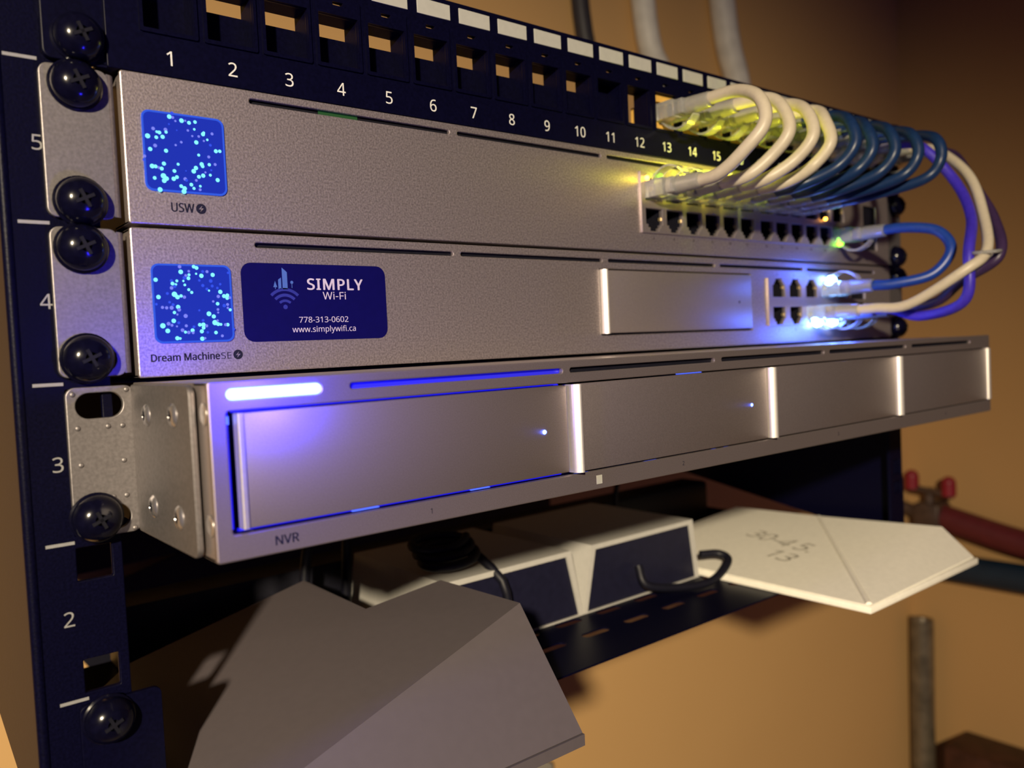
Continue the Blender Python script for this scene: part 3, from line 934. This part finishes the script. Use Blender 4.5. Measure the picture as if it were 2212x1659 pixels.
# ------------------------------------------------------------------ network cables
def plug_meshes(up):
    """clear plug pointing out of a jack towards -Y, origin at the jack face; up = latch on top"""
    s = 1 if up else -1
    b = new_bm()
    box(b, -5.6, 5.6, -10, 3.0, -3.9, 3.9, 0.4)
    box(b, -4.6, 4.6, -15, -9.5, -3.4, 3.4, 0.5)
    body = finish('connector', b)
    body.materials.append(M['clear'])
    b = new_bm()
    # springy latch arch over the plug
    n = 12
    prev = None
    for k in range(n + 1):
        t = k / n
        y = -1.5 - 17.5 * t
        z = s * (4.0 + 4.6 * math.sin(math.pi * min(1, t * 1.0)) ** 0.8)
        cur = [(-2.9 + 0.6 * t, y, z), (2.9 - 0.6 * t, y, z), (2.9 - 0.6 * t, y, z + s * 0.9), (-2.9 + 0.6 * t, y, z + s * 0.9)]
        vs = [b.verts.new(q) for q in cur]
        if prev:
            for i in range(4):
                j = (i + 1) % 4
                b.faces.new((prev[i], prev[j], vs[j], vs[i]))
        else:
            b.faces.new(vs)
        prev = vs
    b.faces.new(prev)
    latch = finish('latch', b)
    latch.materials.append(M['clear'])
    b = new_bm()
    pts = [(0, -13.0 - k, 0) for k in range(0, 15)]
    prof = lambda t: (3.9 - 0.6 * t) + (0.28 if int(t * 14) % 2 else 0.0)
    tube(b, pts, prof, 14, raw=True)
    boot = finish('boot', b, 50)
    boot.materials.append(M['clear'])
    return body, latch, boot


PLUG = {True: plug_meshes(True), False: plug_meshes(False)}


def connector(parent, at, up, direction=None):
    body, latch, boot = PLUG[up]
    o = bpy.data.objects.new('connector', body)
    o.parent = parent
    o.location = Vector(at) * S - parent.location
    C.objects.link(o)
    if direction:
        o.rotation_euler = direction
    for nm, me in (('latch', latch), ('boot', boot)):
        q = bpy.data.objects.new(nm, me)
        q.parent = o
        C.objects.link(q)


def net_cable(name, ends, pts, colour, label, cat='cable', group=None, r=2.75):
    """ends: [(x,y,z,up),...] the jacks it is plugged into"""
    mid = pts[len(pts) // 2]
    t = thing(name, mid, label, cat, group)
    b = new_bm()
    tube(b, pts, r, 12, 10)
    put('jacket', b, colour, t)
    for x, y, z, up in ends:
        connector(t, (x, y, z), up)
    return t


YJ = -4.9
ordw = ['first', 'second', 'third', 'fourth', 'fifth', 'sixth', 'seventh', 'eighth', 'ninth']
for k in range(9):
    i = 12 + k
    x1 = P0 + PP * i
    x2 = TOPX[k]
    z1, z2 = 153.6, 117.3
    d = (62, 58, 60, 57, 62, 60, 63, 65, 68)[k] + 0.0
    sx = (-3, 4, 3, 6, 2, 5, 3, 6, 8)[k]
    xm = (x1 + x2) / 2 + sx
    pts = [(x1, -14, z1), (x1, -30, z1 + 0.4), (x1 + sx * 0.4, -45, z1 - 0.8), (xm + 3, -d + 4, z1 - 8), (xm, -d, (z1 + z2) / 2 - 1), (xm - 4, -d + 7, z2 + 7.5), (x2 + sx * 0.5, -43, z2 + 0.6), (x2, -30, z2 - 0.4), (x2, -14, z2)]
    col = 'cream' if k < 4 else 'navy'
    if k < 4:
        lab = 'cream patch cable looping from port %d, %s of the four cream loops' % (i + 1, ordw[k])
    else:
        lab = 'dark blue patch cable looping from port %d, %s of the five navy loops' % (i + 1, ordw[k - 4])
    net_cable('patch_cable', [(x1, -2.6, z1, False), (x2, YJ, z2, True)], pts, col, lab, group='patch cables between patch panel and switch')

# the uplink: last jack of the lower switch row to the gateway
x1, z1, x2, z2 = TOPX[11], 104.2, 368.4, 73.8
pts = [(x1, -14, z1), (x1, -30, z1 + 0.2), (x1 + 2, -44, z1 - 0.2), (388, -58, z1 - 4), (386, -65, 89.5), (380, -58, 77.5), (372, -42, 73.8), (x2, -30, z2), (x2, -14, z2)]
net_cable('patch_cable', [(x1, YJ, z1, False), (x2, YJ, z2, True)], pts, 'azure', 'short bright blue cable looping from the lower switch row down to the gateway')

# the tied bundle of three
X22, X23, X24 = (P0 + PP * i for i in (21, 22, 23))
tie = Vector((371, -87, 85))


def bundle(xp, xg, zg, o1, o2, o3, o4, low, col, lab):
    pts = [(xp, -14, 153.6), (xp, -30, 153), (xp - 3 + o1[0] * 0.3, -46, 148), Vector((404, -66, 127)) + Vector(o1), Vector((389, -80, 106)) + Vector(o2), tie + Vector(o3),
           Vector((364, -78, 69)) + Vector(o4), low, (xg + 1, -40, zg + 0.4), (xg, -28, zg), (xg, -14, zg)]
    return net_cable('patch_cable', [(xp, -2.6, 153.6, False), (xg, YJ, zg, False)], [tuple(q) for q in pts], col, lab, r=2.6)


bundle(X23, 352.6, 60.6, (-0.6, -1.5, 2.0), (-0.6, -0.1, -0.6), (-0.1, -1.0, 0.8), (-5.5, -4.4, 7.2), (355.1, -57.1, 61.8), 'cream', 'cream cable of the tied bundle curving from patch panel to gateway')
bundle(X22, 368.4, 60.2, (-4.7, 4.1, 0.1), (-3.5, 4.7, -0.3), (-3.9, 5.7, 1.2), (2.1, -1.4, -6.7), (373.1, -54.9, 55.8), 'violet', 'violet cable of the tied bundle curving from patch panel to gateway')
bundle(X24, 384.6, 60.2, (6.2, -1.0, -2.0), (5.3, -2.9, -2.8), (7.8, -3.7, -1.6), (15.6, 5.5, 3.4), (384.4, -57.9, 63.1), 'plum', 'dark plum cable of the tied bundle, outside the cream one')
t = thing('cable_tie', tuple(tie), 'small clear cable tie round the cable bundle right of the gateway', 'cable tie')
b = new_bm()
ring = []
ax1, ax2 = Vector((1.0, 0.35, 0.1)).normalized(), Vector((-0.35, 1.0, 0.0)).normalized()
for k in range(17):
    a = 2 * math.pi * k / 16
    ring.append(tie + Vector((1.2, 0.2, 0.2)) + ax1 * 8.2 * math.cos(a) + ax2 * 6.6 * math.sin(a))
tube(b, ring, 0.9, 8, raw=True, cap=False)
put('strap', b, 'clear', t)
b = new_bm()
h = tie + Vector((10.2, 2, -0.5))
box(b, h.x - 1.5, h.x + 3.8, h.y - 2.6, h.y + 2.6, h.z - 2.2, h.z + 2.2, 0.7)
put('tie_head', b, 'clear', t)

# port lights of the top switch row tint the clear plugs
for i, col in ((0, (1.0, 0.78, 0.03)), (1, (0.9, 1.0, 0.03)), (2, (1.0, 0.85, 0.03)), (3, (1.0, 0.8, 0.03)), (4, (0.8, 1.0, 0.03))):
    lamp('switch_port_glow', (TOPX[i] + 5.5, -18, 124.8), 0.022 if i else 0.005, col, 2)

# ------------------------------------------------------------------ shelf and what stands on it
sh = thing('rack_shelf', (221, 80, -91.5), 'black vented cantilever shelf in the lowest rack unit', 'shelf')
hs = []
for y in (28.2, 47.6, 67, 86.4, 105.8, 125.2, 144.6):
    for k in range(14):
        xx = 36.4 + 28.6 * k
        hs.append(rrect(xx - 8.5, xx + 8.5, y - 2.7, y + 2.7, 2.6, 4))
put('tray', plate(rrect(1, 441, 0.0, 166, 0.5), hs, 0, 0.9, 0, plane='XY', at=-90.35), 'black', sh)
b = new_bm()
plate(rrect(-20.8, 1.0, -88.6, -45.8, 2.0), [rrect(-18.5, -6.5, -54.6, -47.4, 3.5, 6), rrect(-18.5, -6.5, -86.6, -79.4, 3.5, 6)], -2.0, 1.9, 0.2, bm=b)
plate(rrect(0, 160, -91.2, -80, 1), [], 0, 1.4, 0, bm=b, plane='YZ', at=0.5)
put('shelf_ear', b, 'black', sh)
b = new_bm()
plate(rrect(444.2, 462, -88.6, -45.8, 2.0), [rrect(447, 459, -54.6, -47.4, 3.5, 6)], -2.0 + 2.2, 1.5, 0.2, bm=b)
plate(rrect(0, 160, -91.2, -80, 1), [], 0, 1.4, 0, bm=b, plane='YZ', at=445.0)
put('shelf_ear', b, 'black', sh)

ZS = -89.8


def lip(bm, x0, x1, y0, y1, z0, z1):
    box(bm, x0, x1, y0, y1, z0, z1, 0.5, 2)


# left housing (front), in plastic darkened for shade
A = thing('plastic_housing', (64, 15, ZS), 'large angular housing at the shelf front left, its shade put into a grey colour', 'housing')
TRF, CL = Vector((125, -18, -46.5)), Vector((17.4, -38.4, -70.6))
n = (CL - TRF).cross(Vector((125, 37, -48)) - TRF)


def top_z(x, y):
    return TRF.z - (n.x * (x - TRF.x) + n.y * (y - TRF.y)) / n.z


def prism(bm, top, base_z, foot=None):
    """solid under a top polygon, down to base_z (foot = matching base points)"""
    tv = [bm.verts.new(q) for q in top]
    foot = foot or [(q[0], q[1], base_z) for q in top]
    bv = [bm.verts.new(q) for q in foot]
    bm.faces.new(tv)
    bm.faces.new(bv[::-1])
    k = len(tv)
    for i in range(k):
        j = (i + 1) % k
        bm.faces.new((tv[i], bv[i], bv[j], tv[j]))


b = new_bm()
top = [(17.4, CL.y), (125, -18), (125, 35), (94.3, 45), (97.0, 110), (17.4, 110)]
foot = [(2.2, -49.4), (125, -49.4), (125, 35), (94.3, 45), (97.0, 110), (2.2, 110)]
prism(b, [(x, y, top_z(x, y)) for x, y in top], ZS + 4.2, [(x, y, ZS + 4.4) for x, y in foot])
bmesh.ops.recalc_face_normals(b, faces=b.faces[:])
put('shell', b, 'shaded_plastic', A)
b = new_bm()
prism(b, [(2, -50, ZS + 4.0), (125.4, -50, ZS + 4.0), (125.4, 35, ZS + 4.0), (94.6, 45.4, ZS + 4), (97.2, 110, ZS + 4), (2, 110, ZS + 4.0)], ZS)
put('base_plate', b, 'shaded_plastic', A)

# right housing
Cc = thing('plastic_housing', (380, 30, ZS), 'bright white angular housing reaching out of the shelf at the right', 'housing')
b = new_bm()
T3, T2, T1 = (441.8, -32.2, -70.4), (441.8, 48.5, -74.3), (441.8, 116.0, -76.2)
notch = [(441.8, 116, -86.0), (404, 116.5, -86.0)]
F2, F3 = (318.6, -51.4, ZS + 4.2), (441.8, -49.6, ZS + 4.2)
fL = (318.6, 118, ZS + 4.2)
vs = {k_: b.verts.new(q) for k_, q in dict(T1=T1, T2=T2, T3=T3, F2=F2, F3=F3, FL=fL, B2=(318.6, -51.4, ZS + 3.6), B3=(441.8, -49.6, ZS + 3.6), BL=(318.6, 118, ZS + 3.6), BR=(441.8, 118, ZS + 3.6)).items()}
for f in (('T1', 'FL', 'T2'), ('FL', 'F2', 'T2'), ('T2', 'F2', 'F3', 'T3'), ('F2', 'B2', 'B3', 'F3'), ('FL', 'BL', 'B2', 'F2'), ('T1', 'BR', 'BL', 'FL'), ('T1', 'T2', 'T3', 'F3', 'B3', 'BR'), ('B2', 'BL', 'BR', 'B3')):
    b.faces.new([vs[q] for q in f])
# a step further back where the rear edge drops beside the notch
box(b, 318.6, 441.8, 118.2, 134.5, ZS + 3.6, -86.4)
hs_ = put('shell', b, 'white', Cc)
b = new_bm(); box(b, 318, 442.6, -52, 135, ZS, ZS + 3.4, 0.4, 2); put('base_plate', b, 'white', Cc)
b = new_bm(); tube(b, [tuple(Vector(T2) + Vector((-1.2, -0.4, -0.75))), tuple(Vector(F2) + Vector((1.3, 1.3, -0.3)))], 1.6, 14, raw=True); put('crease_rib', b, 'white', Cc)
# faint print on the sloping top
nrm = (Vector(fL) - Vector(T2)).cross(Vector(F2) - Vector(T2)).normalized()
if nrm.z < 0:
    nrm = -nrm
ay = Vector((1, 0, 0)); ay = (ay - nrm * ay.dot(nrm)).normalized()
ax = Vector((-0.25, -1, 0)); ax = (ax - nrm * ax.dot(nrm)).normalized(); ay = nrm.cross(ax)
o0 = Vector((384, 68, 0))
o0.z = T2[2] - (nrm.x * (o0.x - T2[0]) + nrm.y * (o0.y - T2[1])) / nrm.z
b = new_bm()
for s, x, z in (('30-4', 0, 0), ('5.', 40, 1), ('13', 37, -19)):
    lettering(b, s, x, z, 13, 0, 0.3, axes=(o0 + nrm * 0.08, ax, ay, nrm))
put('printed_lettering', b, 'greyprint', hs_)

# the two dark-faced boxes between them
for nm, (xa, xb_, xta, xtb), lab in (('l', (131, 221.8, 137, 214.8), 'white box with a dark recessed front, left of the pair at the shelf back'), ('r', (222.4, 315.6, 229.8, 311.4), 'white box with a dark recessed front, right of the pair beside the bright housing')):
    B_ = thing('white_box', ((xa + xb_) / 2, 90, ZS), lab, 'box', 'white boxes with dark fronts on the shelf')
    yf, yb = 51.0, 135.0
    zt = -55.2
    b = new_bm()
    t_ = 2.6
    outer = [(xa, ZS), (xb_, ZS), (xtb, zt), (xta, zt)]
    inner = [(xa + 2.4, ZS + 0.6), (xb_ - 2.4, ZS + 0.6), (xtb - t_, zt - t_), (xta + t_, zt - t_)]
    plate(outer, [inner], yf, 3.0, 0, bm=b)
    prism2 = [(xa, yf + 3, ZS), (xb_, yf + 3, ZS), (xtb, yf + 3, zt), (xta, yf + 3, zt), (xa, yb, ZS), (xb_, yb, ZS), (xtb, yb, zt), (xta, yb, zt)]
    hull(b, prism2)
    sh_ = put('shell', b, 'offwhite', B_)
    b = new_bm()
    plate(inner, [], yf + 1.4, 1.5, 0, bm=b)
    put('front_panel', b, 'darkpanel', B_, 'dark recessed front')

# black power unit behind them and its cords
bb = thing('power_unit', (250, 150, ZS), 'black power unit lying at the back of the shelf behind the white boxes', 'power unit')
b = new_bm(); box(b, 22, 438, 138.2, 163, ZS, -58, 2.5); put('case', b, 'blackplastic', bb)
b = new_bm(); box(b, 150, 250, 137.3, 138.4, -76, -62, 0.6); put('socket_panel', b, 'darkpanel', bb)
b = new_bm()
tube(b, [(262, 49, -72), (263, 44, -82), (284, 38, -86.6), (306, 34, -86.6), (325, 37, -80), (326, 44, -77), (316, 50.0, -76.5)], 2.3, 10)
tag(put('loose_cable', b, 'blackplastic'), 'black cord looping in front of the right white box', 'cord')
b = new_bm()
loop = []
for k in range(60):
    a = 2 * math.pi * k / 20
    loop.append((150 + 15 * math.cos(a), 62 + 9 * math.sin(a) + k * 0.2, -50 + 2.5 * math.sin(a * 1.0) + k * 0.16))
loop = [(172, 47.5, ZS + 2.4), (170, 47, -72), (168, 48, -60)] + loop
tube(b, loop, 2.2, 10, n=2)
tag(put('loose_cable', b, 'blackplastic'), 'coiled black cord lying on top of the left white box', 'cord')
for xa, ya, xb_, yb_, lab in ((112, 130, 100, 118, 'dark cord hanging under the recorder behind the left housing'), (126, 126, 119, 112, 'dark cord hanging beside the coiled cord, left of it')):
    b = new_bm()
    tube(b, [(xa, ya, 0.2), (xa + 2, ya - 3, -20), (xb_ + 2, yb_, -50), (xb_, yb_ + 2, ZS + 2.4)], 2.6, 10)
    tag(put('loose_cable', b, 'blackplastic'), lab, 'cord')
b = new_bm()
tube(b, [(345, 134, 0.2), (343, 132, -24), (330, 130, -50), (327, 128, -70), (326, 124, ZS + 6)], 1.8, 10)
tag(put('loose_cable', b, 'blackplastic'), 'thin dark cord hanging behind the notch of the bright housing', 'cord')

# ------------------------------------------------------------------ pipes and conduits on the walls
b = new_bm(); tube(b, [(530, 352, 900), (534, 352, 420), (563, 352, 300), (594, 352, 120)], 9.5, 14); tag(put('conduit', b, 'darkconduit'), 'dark conduit running up the back wall, leftmost of three', 'conduit')
b = new_bm(); tube(b, [(600, 347, 900), (624, 347, 428), (654, 347, 330), (692, 347, 180)], 13, 14); tag(put('conduit', b, 'conduit'), 'pale conduit on the back wall beside the dark one', 'conduit')
b = new_bm(); tube(b, [(718, 347, 900), (763, 347, 458), (791, 347, 350), (826, 347, 200)], 15, 14); tag(put('conduit', b, 'conduit'), 'pale conduit on the back wall nearest the room corner', 'conduit')
b = new_bm(); tube(b, [(436, 347, -357), (437, 347, -900)], 10, 14); tag(put('conduit', b, 'card'), 'short end of a white pipe just below the left housing', 'pipe')
b = new_bm()
tube(b, [(1201, 337, -398), (1201, 337, -420), (1196, 337, -640), (1190, 337, -1190)], 17, 16)
tag(put('conduit', b, 'greyconduit'), 'grey metal conduit standing in the room corner', 'conduit')
rp = thing('red_pipe', (1200, 250, -230), 'dark red pipe with a red handled valve on the right wall', 'pipe')
b = new_bm(); tube(b, [(1203, 312, -232), (1203, 190, -258), (1203, 100, -262), (1203, -300, -264)], 20, 18); put('pipe_run', b, 'redpipe', rp)
b = new_bm(); box(b, 1180, 1226, 298, 338, -250, -212, 6); tube(b, [(1196, 318, -227), (1196, 318, -190)], 8, 12, raw=True); tube(b, [(1198, 336, -230), (1198, 361.5, -224)], 10, 12, raw=True); v = put('valve_body', b, 'bronze', rp)
for y in (340, 286):
    b = new_bm(); tube(b, [(1188, y, -192 - (340 - y) * 0.10), (1188, y, -174 - (340 - y) * 0.10)], 10, 12, raw=True); ball(b, (1188, y, -173 - (340 - y) * 0.10), 10); put('valve_handle', b, 'redhandle', v, 'red valve handle')
b = new_bm(); tube(b, [(1188, 346, -190), (1188, 280, -197)], 5, 10, raw=True); put('valve_stem', b, 'bronze', v)
b = new_bm(); tube(b, [(1203, 358, -312), (1203, 250, -308), (1203, -300, -306)], 21, 18)
tag(put('blue_pipe', b, 'bluepipe'), 'dark blue pipe on the right wall below the red pipe', 'pipe')
b = new_bm(); box(b, 1150, 1226, 100, 286, -650, -562, 4); tag(put('wall_block', b, 'darkwood'), 'dark brown wood block on the right wall at the lower right', 'wood block')
